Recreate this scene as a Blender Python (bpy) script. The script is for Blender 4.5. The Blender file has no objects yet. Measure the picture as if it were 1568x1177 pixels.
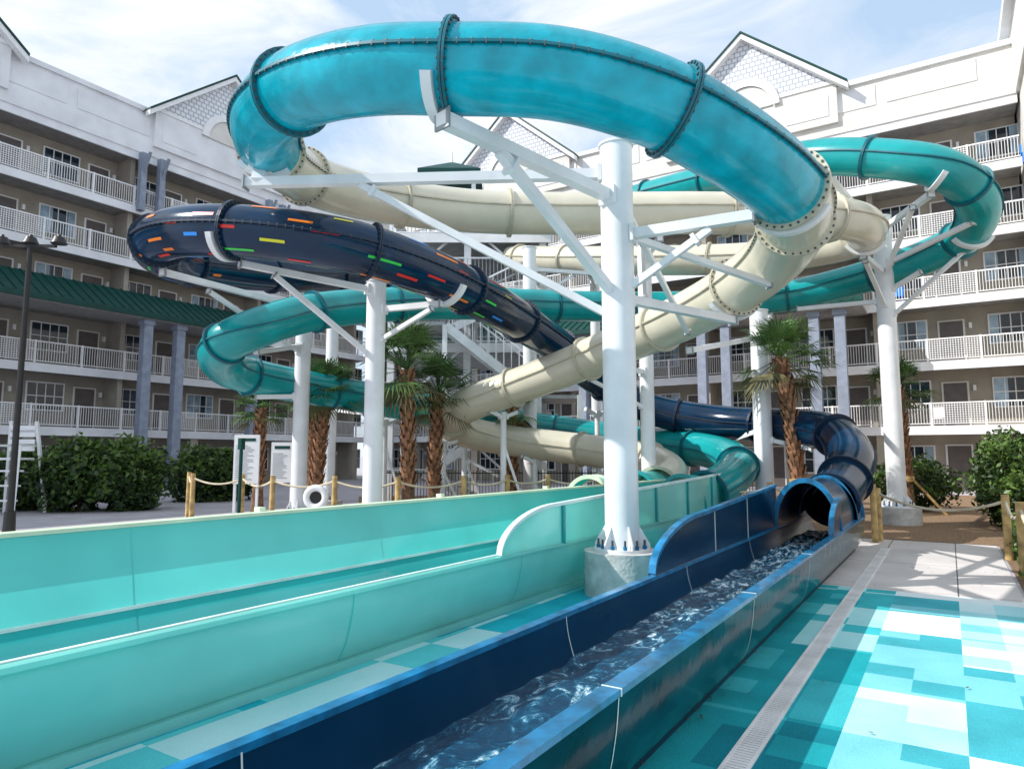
import bpy, math, random
from mathutils import Vector, Matrix, noise
random.seed(7)
TH=math.radians(32.5); CT,ST=math.cos(TH),math.sin(TH)
def S(X,Y,z):            # survey frame (metres, rotated 32.5 deg) -> world
    return Vector((CT*X-ST*Y, ST*X+CT*Y, z))

# ---------------------------------------------------------------- materials
def newmat(name):
    m=bpy.data.materials.new(name); m.use_nodes=True
    nt=m.node_tree; b=nt.nodes["Principled BSDF"]; return m,nt,b
def mat(name,col,rough=0.5,metal=0,var=0.12,scale=3.0,bump=0.0,bscale=40,coat=0,trans=0.0,dirt=None,spec=0.5):
    m,nt,b=newmat(name)
    tc=nt.nodes.new("ShaderNodeTexCoord")
    n=nt.nodes.new("ShaderNodeTexNoise"); n.inputs["Scale"].default_value=scale; n.inputs["Detail"].default_value=6
    nt.links.new(tc.outputs["Object"],n.inputs["Vector"])
    r=nt.nodes.new("ShaderNodeValToRGB")
    c=col
    lo=[max(0,x*(1-var*1.6)) for x in c]; hi=[min(1,x*(1+var)) for x in c]
    if dirt: lo=dirt
    r.color_ramp.elements[0].position=0.3; r.color_ramp.elements[1].position=0.7
    r.color_ramp.elements[0].color=(*lo,1); r.color_ramp.elements[1].color=(*hi,1)
    nt.links.new(n.outputs["Fac"],r.inputs["Fac"]); nt.links.new(r.outputs["Color"],b.inputs["Base Color"])
    b.inputs["Roughness"].default_value=rough; b.inputs["Metallic"].default_value=metal
    b.inputs["Specular IOR Level"].default_value=spec
    b.inputs["Coat Weight"].default_value=coat; b.inputs["Coat Roughness"].default_value=0.06
    if bump>0:
        n2=nt.nodes.new("ShaderNodeTexNoise"); n2.inputs["Scale"].default_value=bscale; n2.inputs["Detail"].default_value=4
        nt.links.new(tc.outputs["Object"],n2.inputs["Vector"])
        bp=nt.nodes.new("ShaderNodeBump"); bp.inputs["Strength"].default_value=bump; bp.inputs["Distance"].default_value=0.02
        nt.links.new(n2.outputs["Fac"],bp.inputs["Height"]); nt.links.new(bp.outputs["Normal"],b.inputs["Normal"])
    if trans>0:
        t=nt.nodes.new("ShaderNodeBsdfTranslucent"); nt.links.new(r.outputs["Color"],t.inputs["Color"])
        mx=nt.nodes.new("ShaderNodeMixShader"); mx.inputs[0].default_value=trans
        out=nt.nodes["Material Output"]
        nt.links.new(b.outputs[0],mx.inputs[1]); nt.links.new(t.outputs[0],mx.inputs[2]); nt.links.new(mx.outputs[0],out.inputs[0])
    return m
M={}
M['turq']=mat("turquoise_fibreglass",(0.0,0.54,0.66),0.2,var=0.18,scale=3.5,coat=0.5,trans=0.35,bump=0.6,bscale=6)
M['teal']=mat("teal_fibreglass",(0.01,0.42,0.43),0.24,var=0.14,scale=1.5,coat=0.4,trans=0.25,bump=0.14,bscale=5)
M['sand']=mat("sand_fibreglass",(0.72,0.68,0.54),0.26,var=0.06,scale=1.5,coat=0.35,trans=0.1,bump=0.12,bscale=5)
M['navy']=mat("navy_fibreglass",(0.002,0.025,0.065),0.14,var=0.3,scale=1.5,coat=0.0,bump=0.08,bscale=5,spec=.4)
M['flT']=mat("flange_teal",(0.003,0.13,0.17),0.4)
M['flS']=mat("flange_sand",(0.56,0.52,0.40),0.4)
M['flN']=mat("flange_navy",(0.005,0.02,0.05),0.4)
M['bolt']=mat("bolt_steel",(0.05,0.07,0.08),0.6,metal=0.0)
M['white']=mat("white_steel_paint",(0.82,0.83,0.84),0.35,var=0.07,scale=2,bump=0.03)
M['conc']=mat("concrete_pedestal",(0.60,0.60,0.58),0.85,var=0.18,scale=6,bump=0.4,bscale=30)
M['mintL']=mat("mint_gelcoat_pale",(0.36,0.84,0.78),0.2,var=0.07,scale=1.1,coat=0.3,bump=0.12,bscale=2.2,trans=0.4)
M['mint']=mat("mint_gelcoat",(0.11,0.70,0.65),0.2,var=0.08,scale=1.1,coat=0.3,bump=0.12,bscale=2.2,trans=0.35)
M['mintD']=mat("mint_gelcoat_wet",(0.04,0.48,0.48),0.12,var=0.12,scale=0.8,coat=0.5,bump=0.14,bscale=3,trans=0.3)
M['cap']=mat("cap_cream",(0.68,0.80,0.58),0.5,var=0.1)
M['seam']=mat("seam_white",(0.75,0.88,0.85),0.5)
M['flumeN']=mat("navy_gelcoat",(0.002,0.035,0.085),0.2,var=0.2,scale=1,coat=0.0,bump=0.1,bscale=3,spec=.4)
M['flumeO']=mat("teal_green_gelcoat",(0.002,0.06,0.08),0.12,var=0.4,scale=1.8,coat=0.0,bump=0.4,bscale=2.4,spec=.14)
M['rimB']=mat("rim_blue",(0.004,0.17,0.36),0.3,var=0.35,scale=9,coat=0.15,bump=.2,bscale=9)
for k,c in dict(fr=(0.75,0.03,0.02),fo=(0.85,0.22,0.02),fy=(0.75,0.72,0.03),fg=(0.05,0.65,0.08),fb=(0.02,0.28,0.85)).items():
    M[k]=mat("fleck_"+k,c,0.35,var=.05)

# ---------------------------------------------------------------- mesh builder
class MB:
    def __init__(s,xf=None): s.v=[];s.f=[];s.m=[];s.sm=[];s.mats=[];s.xf=xf
    def mi(s,m):
        if m not in s.mats: s.mats.append(m)
        return s.mats.index(m)
    def add(s,vs,fs,m,smooth=False):
        o=len(s.v); i=s.mi(m)
        if s.xf: vs=[s.xf(*v) for v in vs]
        s.v.extend([tuple(v) for v in vs])
        for f in fs: s.f.append([o+k for k in f]); s.m.append(i); s.sm.append(smooth)
    def box(s,a,b,m):
        x0,y0,z0=a;x1,y1,z1=b
        vs=[(x0,y0,z0),(x1,y0,z0),(x1,y1,z0),(x0,y1,z0),(x0,y0,z1),(x1,y0,z1),(x1,y1,z1),(x0,y1,z1)]
        s.add(vs,[(0,3,2,1),(4,5,6,7),(0,1,5,4),(1,2,6,5),(2,3,7,6),(3,0,4,7)],m)
    def beam(s,p,q,w,h,m):
        p=Vector(p);q=Vector(q);t=(q-p).normalized()
        up=Vector((0,0,1)) if abs(t.z)<0.98 else Vector((0,1,0))
        a=t.cross(up).normalized()*w/2; b=a.normalized().cross(t).normalized()*h/2
        vs=[p-a-b,p+a-b,p+a+b,p-a+b,q-a-b,q+a-b,q+a+b,q-a+b]
        s.add(vs,[(0,3,2,1),(4,5,6,7),(0,1,5,4),(1,2,6,5),(2,3,7,6),(3,0,4,7)],m)
    def cyl(s,p,q,r0,r1,m,n=16,caps=True,smooth=True):
        p=Vector(p);q=Vector(q);t=(q-p).normalized()
        up=Vector((0,0,1)) if abs(t.z)<0.98 else Vector((0,1,0))
        a=t.cross(up).normalized(); b=a.cross(t).normalized()
        vs=[];fs=[]
        for k in range(n):
            c=math.cos(2*math.pi*k/n);d=math.sin(2*math.pi*k/n)
            vs.append(p+(a*c+b*d)*r0);vs.append(q+(a*c+b*d)*r1)
        for k in range(n):
            j=(k+1)%n; fs.append((2*k,2*j,2*j+1,2*k+1))
        s.add(vs,fs,m,smooth)
        if caps:
            s.add([vs[2*k] for k in range(n)],[tuple(range(n))],m)
            s.add([vs[2*k+1] for k in range(n)],[tuple(range(n))],m)
    def sweep(s,path,prof_fn,m,closed=True,smooth=True,cap=False):
        n=None;vs=[]
        for p in path:
            r=prof_fn(p); n=len(r); vs+=r
        fs=[];L=len(path)
        for i in range(L-1):
            for k in range(n if closed else n-1):
                j=(k+1)%n; fs.append((i*n+k,i*n+j,(i+1)*n+j,(i+1)*n+k))
        if cap: fs.append(tuple(range(n))); fs.append(tuple((L-1)*n+k for k in range(n)))
        s.add(vs,fs,m,smooth)
    def build(s,name,parent=None):
        me=bpy.data.meshes.new(name); me.from_pydata(s.v,[],s.f)
        for m in s.mats: me.materials.append(m)
        me.polygons.foreach_set("material_index",s.m); me.polygons.foreach_set("use_smooth",s.sm); me.update()
        o=bpy.data.objects.new(name,me); bpy.context.scene.collection.objects.link(o)
        if parent: o.parent=parent
        return o
def empty(name):
    o=bpy.data.objects.new(name,None); bpy.context.scene.collection.objects.link(o); return o

# ---------------------------------------------------------------- slides
def resample(pts,step=0.12):
    P=[Vector(p) for p in pts]; P=[P[0]*2-P[1]]+P+[P[-1]*2-P[-2]]
    out=[]
    for i in range(1,len(P)-2):
        for k in range(30):
            t=k/30; a,b,c,d=P[i-1],P[i],P[i+1],P[i+2]
            p=0.5*((2*b)+(c-a)*t+(2*a-5*b+4*c-d)*t*t+(3*b-a-3*c+d)*t**3)
            out.append((p,i-1+t))
    out.append((P[-2],len(P)-3))
    for _ in range(40):
        q=[out[0]]+[((out[i-1][0]+out[i][0]*2+out[i+1][0])/4,out[i][1]) for i in range(1,len(out)-1)]+[out[-1]]
        out=q
    res=[out[0]];acc=0
    for i in range(1,len(out)):
        a,b=out[i-1],out[i];d=(b[0]-a[0]).length
        if d<1e-9: continue
        pos=0
        while acc+(d-pos)>=step:
            pos+=step-acc;acc=0;t=pos/d
            res.append((a[0].lerp(b[0],t),a[1]+(b[1]-a[1])*t))
        acc+=d-pos
    fr=[]
    for i,(p,u) in enumerate(res):
        a=res[max(0,i-1)][0];b=res[min(len(res)-1,i+1)][0];t=(b-a).normalized()
        sd=t.cross(Vector((0,0,1))).normalized();up=sd.cross(t).normalized()
        fr.append((p,t,sd,up,u))
    return fr
FR={}
def tube(name,pts,zones,r=0.41,bolts=None,flange=18,flecks=None,fixed=()):
    fr=resample([S(*p) for p in pts]); FR[name]=fr; mb=MB(); N=32
    def zone(u):
        for e,a,b in zones:
            if u<e: return a,b
        return zones[-1][1:]
    i=0
    an=math.radians(3)
    while i<len(fr)-1:
        j=i
        while j<len(fr)-1 and zone(fr[j][4])==zone(fr[i][4]): j+=1
        a,b=zone(fr[i][4])
        def ring(f):
            p,t,sd,up,u=f
            return [p+(sd*math.cos(2*math.pi*k/N)+up*math.sin(2*math.pi*k/N))*r for k in range(N)]
        mb.sweep(fr[i:j+1],ring,a)
        for side in (1,-1):
            def rib(f):
                p,t,sd,up,u=f
                d=(sd*side*math.cos(an)+up*math.sin(an)); w=t.cross(d).normalized()
                return [p+d*(r-.01)-w*.014,p+d*(r-.01)+w*.014,p+d*(r+.035)+w*.014,p+d*(r+.035)-w*.014]
            mb.sweep(fr[i:j+1],rib,b,smooth=False)
        i=j
    if bolts:
        for i in range(len(fr)):
            p,t,sd,up,u=fr[i]
            if bolts[0]<=u<=bolts[1]:
                for side in (1,-1):
                    d=(sd*side*math.cos(an)+up*math.sin(an)); w=t.cross(d).normalized()
                    c=p+d*(r+.022)
                    mb.beam(c-w*.026,c+w*.026,.02,.02,M['bolt'])
    idx=[i for i in list(range(4,len(fr)-2,flange))+[len(fr)-1] if not(fixed and fixed[0]-.7<fr[i][4]<fixed[-1]+.7)]
    idx+=[min(range(len(fr)),key=lambda k:abs(fr[k][4]-u0)) for u0 in fixed]
    for i in idx:
        p,t,sd,up,u=fr[i]; a,b=zone(u)
        prof=[(r-.005,-.028),(r+.06,-.028),(r+.06,-.004),(r+.045,-.004),(r+.045,.004),(r+.06,.004),(r+.06,.028),(r-.005,.028)]
        vs=[];fs=[];K=len(prof)
        for k in range(N):
            d=sd*math.cos(2*math.pi*k/N)+up*math.sin(2*math.pi*k/N)
            for (rr,o) in prof: vs.append(p+d*rr+t*o)
        for k in range(N):
            j=(k+1)%N
            for q in range(K-1): fs.append((k*K+q,j*K+q,j*K+q+1,k*K+q+1))
        mb.add(vs,fs,b)
        if bolts and bolts[0]-1<=u<=bolts[1]+1:
            for k in range(N):
                a2=2*math.pi*(k+.5)/N; d=sd*math.cos(a2)+up*math.sin(a2); c=p+d*(r+.035)
                mb.beam(c-t*.042,c+t*.042,.022,.022,M['bolt'])
    if flecks:
        cols=[M[k] for k in ('fr','fb','fy','fg','fo','fr')]
        i=2;row=0
        while i<len(fr)-8:
            if flecks[0]<=fr[i][4]<=flecks[1]:
                for q0 in range(7):
                    if random.random()<.12: continue
                    a0=2*math.pi*(q0+.5*(row%2))/7+random.uniform(-.15,.15); L=random.choice((2,3,3,4)); w=random.uniform(.045,.07)
                    base=i+random.randint(0,3)
                    def pr(f):
                        p,t,sd,up,u=f
                        return [p+(sd*math.cos(a0+w*q)+up*math.sin(a0+w*q))*(r+.006) for q in (-1,0,1)]
                    mb.sweep(fr[base:base+L+1],pr,random.choice(cols),closed=False)
                row+=1
            i+=5
    return mb.build(name)

A=[(0,22,8.1),(2.2,19.5,7.3),(5.94,17.5,6.75),(7.64,16,6.6),(7.73,14.5,6.45),(6.64,13.3,6.35),(4.06,13,6.35),(1.49,13,6.34),(-.56,12.8,6.3),(-2.19,12,6.2),(-3.08,11,6.08),(-3.38,10,5.96),(-3.32,8.9,5.80),(-2.93,7.8,5.66),(-2.25,6.95,5.53),(-1.42,6.38,5.37),(-.58,6.13,5.24),(.41,6.08,5.17),(1.35,6.2,4.97),(2.12,6.5,4.72),(2.85,7.1,4.58),(3.4,7.9,4.52),(3.69,9.2,4.4),(3.4,10.4,4.15),(2.94,11.8,4.0),(2.25,13.2,3.83),(1.2,14.5,3.5),(-.06,15.6,3.13),(-1.23,16.2,2.72),(-1.45,17.4,2.33),(-.24,18.2,2.04),(1.63,17.8,1.8),(3.04,16.5,1.57),(3.5,15.3,1.25),(3.0,14.2,.95)]
tube("sand_and_turquoise_water_slide",A,[(11.8,M['sand'],M['flS']),(20.3,M['turq'],M['flT']),(99,M['sand'],M['flS'])],bolts=(10,22),fixed=(11.8,13.75,16.0,18.3,20.28))
B=[(.13,22,9.55),(2.76,20.5,9.3),(4.52,18.5,9.05),(5.84,16.5,8.7),(6.82,15,8.38),(7.76,14,7.93),(8.7,13.3,7.4),(9.65,13.7,6.95),(10.25,14.8,6.62),(9.99,16,6.37),(8.83,17.5,6.15),(7.1,18.4,5.89),(4.64,18.6,5.74),(1.68,18,5.6),(-.73,17,5.45),(-2.87,16,5.2),(-4.32,14.6,4.72),(-5.14,13.6,4.17),(-5.85,13.6,3.8),(-6.25,14.8,3.53),(-5.61,16,3.36),(-3.74,17.4,3.09),(-1.18,19.2,2.7),(1.24,19.6,2.36),(3.48,18.6,2.0),(4.74,16.8,1.75),(5.05,15.4,1.45),(4.5,14.4,1.1),(3.75,13.5,.85)]
tube("teal_water_slide",B,[(99,M['teal'],M['flT'])])
Cc=[(-2.76,21.5,7.6),(-4.06,18.5,6.56),(-5.2,16,5.92),(-6.2,14.4,5.61),(-6.6,13.1,5.42),(-6.4,11.9,5.34),(-5.55,10.9,5.25),(-4.45,10.4,5.12),(-3.32,10.3,4.98),(-2.29,10.5,4.83),(-1.18,11.6,4.66),(-.05,13.6,4.45),(1.01,15.8,4.2),(1.54,16.6,3.9),(2.47,17.6,3.41),(3.69,17.8,2.8),(5.14,17,2.45),(6.2,15.6,2.28),(6.72,14.4,2.08),(6.56,13.3,1.65),(5.98,12.4,1.16),(5.3,11.55,.85)]
tube("navy_water_slide",Cc,[(99,M['navy'],M['flN'])],flecks=(3.0,10.6),bolts=(4,12))

# ---------------------------------------------------------------- flumes (run-outs)
def profsweep(mb,prof,y0,y1,m):
    vs=[(x,y0,z) for x,z in prof]+[(x,y1,z) for x,z in prof]; n=len(prof)
    mb.add(vs,[(k,k+1,n+k+1,n+k) for k in range(n-1)],m,True)
def smoothprof(p,n=6):
    out=[]
    P=[p[0]]+list(p)+[p[-1]]
    for i in range(1,len(P)-2):
        for k in range(n):
            t=k/n;a,b,c,d=[Vector(q) for q in P[i-1:i+3]]
            out.append(tuple(0.5*((2*b)+(c-a)*t+(2*a-5*b+4*c-d)*t*t+(3*b-a-3*c+d)*t**3)))
    out.append(p[-1]); return out
def seams(mb,prof,ys,m,off=.004,w=.006):
    n=len(prof);pr=[]
    for i,(x,z) in enumerate(prof):
        a=Vector(prof[max(0,i-1)]);b=Vector(prof[min(n-1,i+1)]);t=(b-a).normalized()
        pr.append((x-t.y*off*SG,z+t.x*off*SG))
    for y in ys: profsweep(mb,pr,y-w,y+w,m)
SG=1
mb=MB(); Y0,Y1=-2.5,13.2
outR=smoothprof([(-1.46,.0),(-1.34,.18),(-1.29,.38),(-1.27,.56)])
inn=smoothprof([(-1.34,.585),(-1.355,.45),(-1.40,.28),(-1.52,.15),(-1.73,.10),(-1.95,.15),(-2.06,.28),(-2.12,.45),(-2.14,.585)])
outL=smoothprof([(-2.19,.56),(-2.16,.38),(-2.1,.18),(-2.0,.0)])
profsweep(mb,outR,Y0,Y1,M['flumeO']); profsweep(mb,inn,Y0,Y1,M['flumeN']); profsweep(mb,outL,Y0,Y1,M['flumeN'])
mb.box((-1.345,Y0,.57),(-1.255,Y1,.60),M['rimB']); mb.box((-2.20,Y0,.57),(-2.135,Y1,.60),M['rimB'])
SG=-1; seams(mb,outR,[0.4,2.85,5.3,7.7,10.1],M['seam'],w=.004)
seams(mb,inn,[1.6,4.0,6.4,8.8],M['seam'],w=.004); SG=1
for y in (0.4,2.85,5.3,7.7,10.1): mb.box((-1.348,y-.004,.568),(-1.252,y+.004,.602),M['seam'])
mb.box((-1.50,Y0,.0),(-1.44,Y1,.05),M['flN'])
def wallpoly(mb,x0,x1,zf,ys,zb,m,me,e=.012):
    for i in range(len(ys)-1):
        a,b=ys[i],ys[i+1];za,zb2=zf(a),zf(b)
        for x,mm in ((x0,m),(x1,m)):
            mb.add([(x,a,zb),(x,b,zb),(x,b,zb2),(x,a,za)],[(0,1,2,3)],mm)
        X0,X1=x0-e,x1+e;t=.018
        mb.add([(X0,a,za+t),(X1,a,za+t),(X1,b,zb2+t),(X0,b,zb2+t)],[(0,1,2,3)],me)
        mb.add([(X0,a,za-t),(X0,a,za+t),(X0,b,zb2+t),(X0,b,zb2-t)],[(0,1,2,3)],me)
        mb.add([(X1,a,za-t),(X1,a,za+t),(X1,b,zb2+t),(X1,b,zb2-t)],[(0,1,2,3)],me)
        mb.add([(X0,a,za-t),(X1,a,za-t),(X1,b,zb2-t),(X0,b,zb2-t)],[(0,1,2,3)],me)
def zb(y):
    if y<7.0: t=(y-5.6)/1.4; return .6+.42*math.sqrt(max(0,1-(1-t)**2))
    return 1.02+.16*(y-7)/3.6
ys=[5.6+1.4*(k/14)**1.6 for k in range(15)]+[7.6,8.4,9.2,10,10.5]
wallpoly(mb,-2.19,-2.15,zb,ys,.6,M['flumeN'],M['rimB'])
for y in (7.4,8.8): mb.box((-2.149,y-.006,.6),(-2.145,y+.006,zb(y)-.02),M['seam'])
def zr(y): t=(y-9.6)/.9; return .6+.42*math.sqrt(max(0,1-(1-min(1,t))**2))
wallpoly(mb,-1.34,-1.30,zr,[9.6+.9*(k/8)**1.5 for k in range(9)],.6,M['flumeN'],M['rimB'])
def arch(mb,xc,rx,z0,rz,y0,y1,m,me,n=20):
    pr=[(xc+rx*math.cos(math.pi*k/n),z0+rz*math.sin(math.pi*k/n)) for k in range(n+1)]
    profsweep(mb,pr,y0,y1,m)
    pi=[(xc+(rx-.02)*math.cos(math.pi*k/n),z0+(rz-.02)*math.sin(math.pi*k/n)) for k in range(n+1)]
    profsweep(mb,pi,y0,y1,m)
    for yy in (y0,y1):
        a=[(xc+(rx-.03)*math.cos(math.pi*k/n),z0+(rz-.03)*math.sin(math.pi*k/n)) for k in range(n+1)]
        b=[(xc+(rx+.04)*math.cos(math.pi*k/n),z0+(rz+.04)*math.sin(math.pi*k/n)) for k in range(n+1)]
        for dy in (-.02,.02):
            mb.add([(x,yy+dy,z) for x,z in a+b],[(k,k+1,n+2+k,n+1+k) for k in range(n)],me)
        profsweep(mb,b,yy-.02,yy+.02,me); profsweep(mb,a,yy-.02,yy+.02,me)
arch(mb,-1.74,.42,.60,.66,10.4,12.2,M['flumeN'],M['rimB'])
arch(mb,-1.74,.43,.60,.60,12.2,13.2,M['flumeN'],M['rimB'])
mb.build("blue_slide_flume")

def watermat():
    m,nt,b=newmat("flume_water");L=nt.links.new
    tc=nt.nodes.new("ShaderNodeTexCoord")
    mp=nt.nodes.new("ShaderNodeMapping");mp.inputs["Scale"].default_value=(1.4,.8,1);L(tc.outputs["Object"],mp.inputs[0])
    n=nt.nodes.new("ShaderNodeTexNoise"); n.inputs["Scale"].default_value=6; n.inputs["Detail"].default_value=12; n.inputs["Roughness"].default_value=.72; n.inputs["Distortion"].default_value=1.2
    L(mp.outputs[0],n.inputs["Vector"])
    sp_=nt.nodes.new("ShaderNodeSeparateXYZ");L(tc.outputs["Object"],sp_.inputs[0])
    mr=nt.nodes.new("ShaderNodeMapRange");mr.inputs[1].default_value=2;mr.inputs[2].default_value=10;mr.inputs[3].default_value=.0;mr.inputs[4].default_value=.10;L(sp_.outputs[1],mr.inputs[0])
    ad=nt.nodes.new("ShaderNodeMath");L(n.outputs["Fac"],ad.inputs[0]);L(mr.outputs[0],ad.inputs[1])
    r=nt.nodes.new("ShaderNodeValToRGB"); e=r.color_ramp.elements
    e[0].position=.49;e[0].color=(.003,.045,.10,1);e[1].position=.67;e[1].color=(.85,.92,.95,1)
    k=r.color_ramp.elements.new(.57);k.color=(.012,.11,.20,1);k=r.color_ramp.elements.new(.605);k.color=(.14,.36,.48,1)
    L(ad.outputs[0],r.inputs["Fac"]);L(r.outputs["Color"],b.inputs["Base Color"])
    b.inputs["Roughness"].default_value=.12;b.inputs["Specular IOR Level"].default_value=.35
    bp=nt.nodes.new("ShaderNodeBump");bp.inputs["Strength"].default_value=.5;bp.inputs["Distance"].default_value=.04
    L(n.outputs["Fac"],bp.inputs["Height"]);L(bp.outputs["Normal"],b.inputs["Normal"])
    return m
M['water']=watermat()
mb=MB();nx,ny=24,700;vs=[];fs=[]
for j in range(ny+1):
    y=-2.5+j*15.5/ny
    for i in range(nx+1):
        x=-2.105+i*.745/nx
        amp=.022+.028*max(0,(y-4)/6)
        z=.33+amp*noise.fractal(Vector((x*5,y*3,1.3)),1.0,2.2,5)*1.2
        vs.append((x,y,z))
for j in range(ny):
    for i in range(nx):
        a=j*(nx+1)+i;fs.append((a,a+1,a+nx+2,a+nx+1))
mb.add(vs,fs,M['water'],True)
mb.build("flume_water")

mb=MB(); Y1=13.8
near=smoothprof([(-3.83,.585),(-3.84,.45),(-3.9,.22),(-3.98,.07)])
innN=smoothprof([(-3.9,.59),(-3.93,.42),(-4.02,.22),(-4.2,.12),(-4.38,.16),(-4.52,.3),(-4.6,.48),(-4.62,.6)])
tall=[(-4.65,.6),(-4.68,.75),(-4.72,.95),(-4.75,1.13)]
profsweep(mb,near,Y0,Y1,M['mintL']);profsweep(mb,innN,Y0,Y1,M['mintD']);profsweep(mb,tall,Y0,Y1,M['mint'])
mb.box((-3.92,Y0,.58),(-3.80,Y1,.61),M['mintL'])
mb.box((-3.915,Y0,.611),(-3.885,Y1,.618),M['seam'])
mb.box((-4.0,Y0,.0),(-3.93,Y1,.065),M['mintL'])
mb.box((-4.66,Y0,.595),(-4.61,Y1,.612),M['seam'])
mb.box((-4.86,Y0,1.12),(-4.74,Y1,1.145),M['cap'])
mb.box((-4.86,Y0,1.0),(-4.84,Y1,1.12),M['cap'])
for y in (1.5,3.9,6.3,8.7,11.1):
    mb.box((-4.9,y-.2,1.145),(-4.83,y-.14,1.18),M['cap'])
SG=1; seams(mb,tall,[2.6,5.0,7.4,9.8,12.2],M['seam']); seams(mb,innN,[2.6,5,7.4,9.8],M['seam'])
seams(mb,near,[1.4,3.8,6.2,8.6,11],M['mint'])
def zm(y):
    if y<7.0: t=(y-5.8)/1.2; return .6+.45*math.sqrt(max(0,1-(1-t)**2))
    return 1.05+.03*(y-7.0)
ys=[5.8+1.2*(k/14)**1.6 for k in range(15)]+[7.9,8.9,10,11.2,12.5,13.8]
wallpoly(mb,-3.87,-3.83,zm,ys,.61,M['mintL'],M['seam'])
for y in (7.1,8.6,10.1,11.6,13.0): mb.box((-3.83,y-.025,.6),(-3.80,y+.025,zm(y)-.02),M['teal'])
arch(mb,-4.28,.45,.62,.62,12.6,13.8,M['mint'],M['teal'])
mb.build("mint_slide_flume")
mb=MB()
i2=smoothprof([(-5.0,1.0),(-5.02,.5),(-5.15,.2),(-5.4,.12),(-5.65,.2),(-5.8,.5),(-5.85,1.0)])
profsweep(mb,i2,8,14.2,M['mint']);mb.box((-5.95,8,0),(-5.87,14.2,1.02),M['mint']);mb.box((-5.9,8,1.0),(-5.84,14.2,1.03),M['cap'])
arch(mb,-5.2,.45,.75,.55,12.6,14.2,M['mint'],M['teal']);arch(mb,-5.2,.45,.75,.5,10.6,10.9,M['mint'],M['cap'])
mb.build("sand_slide_flume")

# ---------------------------------------------------------------- supports
def support(X,Y,top,dia,arms,ped=None,name="slide_support_column",saddles=()):
    mb=MB(); W=M['white']; b=S(X,Y,0)
    if ped:
        mb.cyl(b,b+Vector((0,0,ped[1])),ped[0],ped[0],M['conc'],32)
        zb=ped[1]
        mb.cyl(b+Vector((0,0,zb)),b+Vector((0,0,zb+.035)),ped[0]*.74,ped[0]*.74,W,32)
        for k in range(12):
            a=2*math.pi*k/12;d=Vector((math.cos(a),math.sin(a),0));c=b+d*ped[0]*.62+Vector((0,0,zb+.03))
            mb.cyl(c,c+Vector((0,0,.11)),.014,.014,M['bolt'],6);mb.cyl(c+Vector((0,0,.01)),c+Vector((0,0,.045)),.026,.026,M['rimB'],6)
            if k%2==0:
                a+=math.pi/12;d=Vector((math.cos(a),math.sin(a),0));w=Vector((-d.y,d.x,0))*.008
                p0=b+d*dia*.5+Vector((0,0,zb+.035));p1=b+d*ped[0]*.72+Vector((0,0,zb+.035))
                vs=[p0-w,p1-w,p1-w+Vector((0,0,.05)),p0-w+Vector((0,0,.26)),p0+w,p1+w,p1+w+Vector((0,0,.05)),p0+w+Vector((0,0,.26))]
                mb.add(vs,[(0,1,2,3),(4,5,6,7),(2,3,7,6),(1,2,6,5)],W)
    else: zb=0
    mb.cyl(b+Vector((0,0,zb)),b+Vector((0,0,top)),dia/2,dia/2,W,36)
    mb.cyl(b+Vector((0,0,top)),b+Vector((0,0,top+.025)),dia/2+.02,dia/2+.02,W,36)
    for (p,q,w) in arms:
        p=S(*p);q=S(*q)
        mb.beam(p,q,w,w,W)
        d=(q-p); d=d.normalized()
        mb.beam(p+d*(dia/2-.02),p+d*(dia/2+.03),w*1.7,w*1.7,W)
        e=q-d*.02; mb.beam(e-d*.012,e+d*.012,w*1.5,w*1.5,M['steelG'])
    for (sl,u0,a0,a1) in saddles:
        fr=min(FR[sl],key=lambda f:abs(f[4]-u0));p,t,sd,up,u=fr;n=14;vs=[]
        for k in range(n+1):
            a=math.radians(a0+(a1-a0)*k/n);d=sd*math.cos(a)+up*math.sin(a)
            vs+=[p+d*.415-t*.05,p+d*.415+t*.05,p+d*.49+t*.05,p+d*.49-t*.05]
        mb.add(vs,[(4*k+q,4*k+(q+1)%4,4*k+4+(q+1)%4,4*k+4+q) for k in range(n) for q in range(4)]+[(0,1,2,3),(4*n,4*n+1,4*n+2,4*n+3)],W)
    return mb.build(name)
M['steelG']=mat("galvanised_steel",(0.35,0.37,0.38),.5,metal=.5,var=.15)
SA="sand_and_turquoise_water_slide";SBn="teal_water_slide";SC="navy_water_slide"
X,Y=1.3,8.2
support(X,Y,5.45,.40,[((X,Y,4.77),(-.66,6.03,4.71),.13),((X,Y,5.1),(-3.55,8.72,5.2),.12),((-3.35,8.7,5.2),(-3.35,8.8,5.42),.16),
 ((-1.97,8.55,5.1),(X,Y,3.25),.09),((-.125,6.61,4.66),(X,Y,3.5),.10),((X,Y,4.3),(2.75,7.45,4.3),.12),((2.3,7.68,4.22),(X,Y,3.55),.08),
 ((X,Y,3.53),(3.38,10.25,3.66),.11),((X,Y,4.9),(2.9,11.1,3.62),.07),((X,Y,4.35),(3.6,9.3,3.97),.08)],ped=(.45,.5),
 saddles=[(SA,15.88,-120,-30),(SA,12.1,-130,-40),(SA,20.45,-150,-30),(SA,23,-150,-30)])
X,Y=-2.43,12.0
support(X,Y,4.7,.34,[((X,Y,4.2),(-1.2,11.5,4.2),.1),((X,Y,4.55),(-4.35,10.6,4.65),.1),((X,Y,3.3),(-3.9,10.9,4.55),.08),((X,Y,3.6),(-1.35,11.4,4.1),.07)],ped=(.4,.25),saddles=[(SC,10,-150,-20),(SC,7,-150,-20)])
X,Y=-4.95,16
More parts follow.
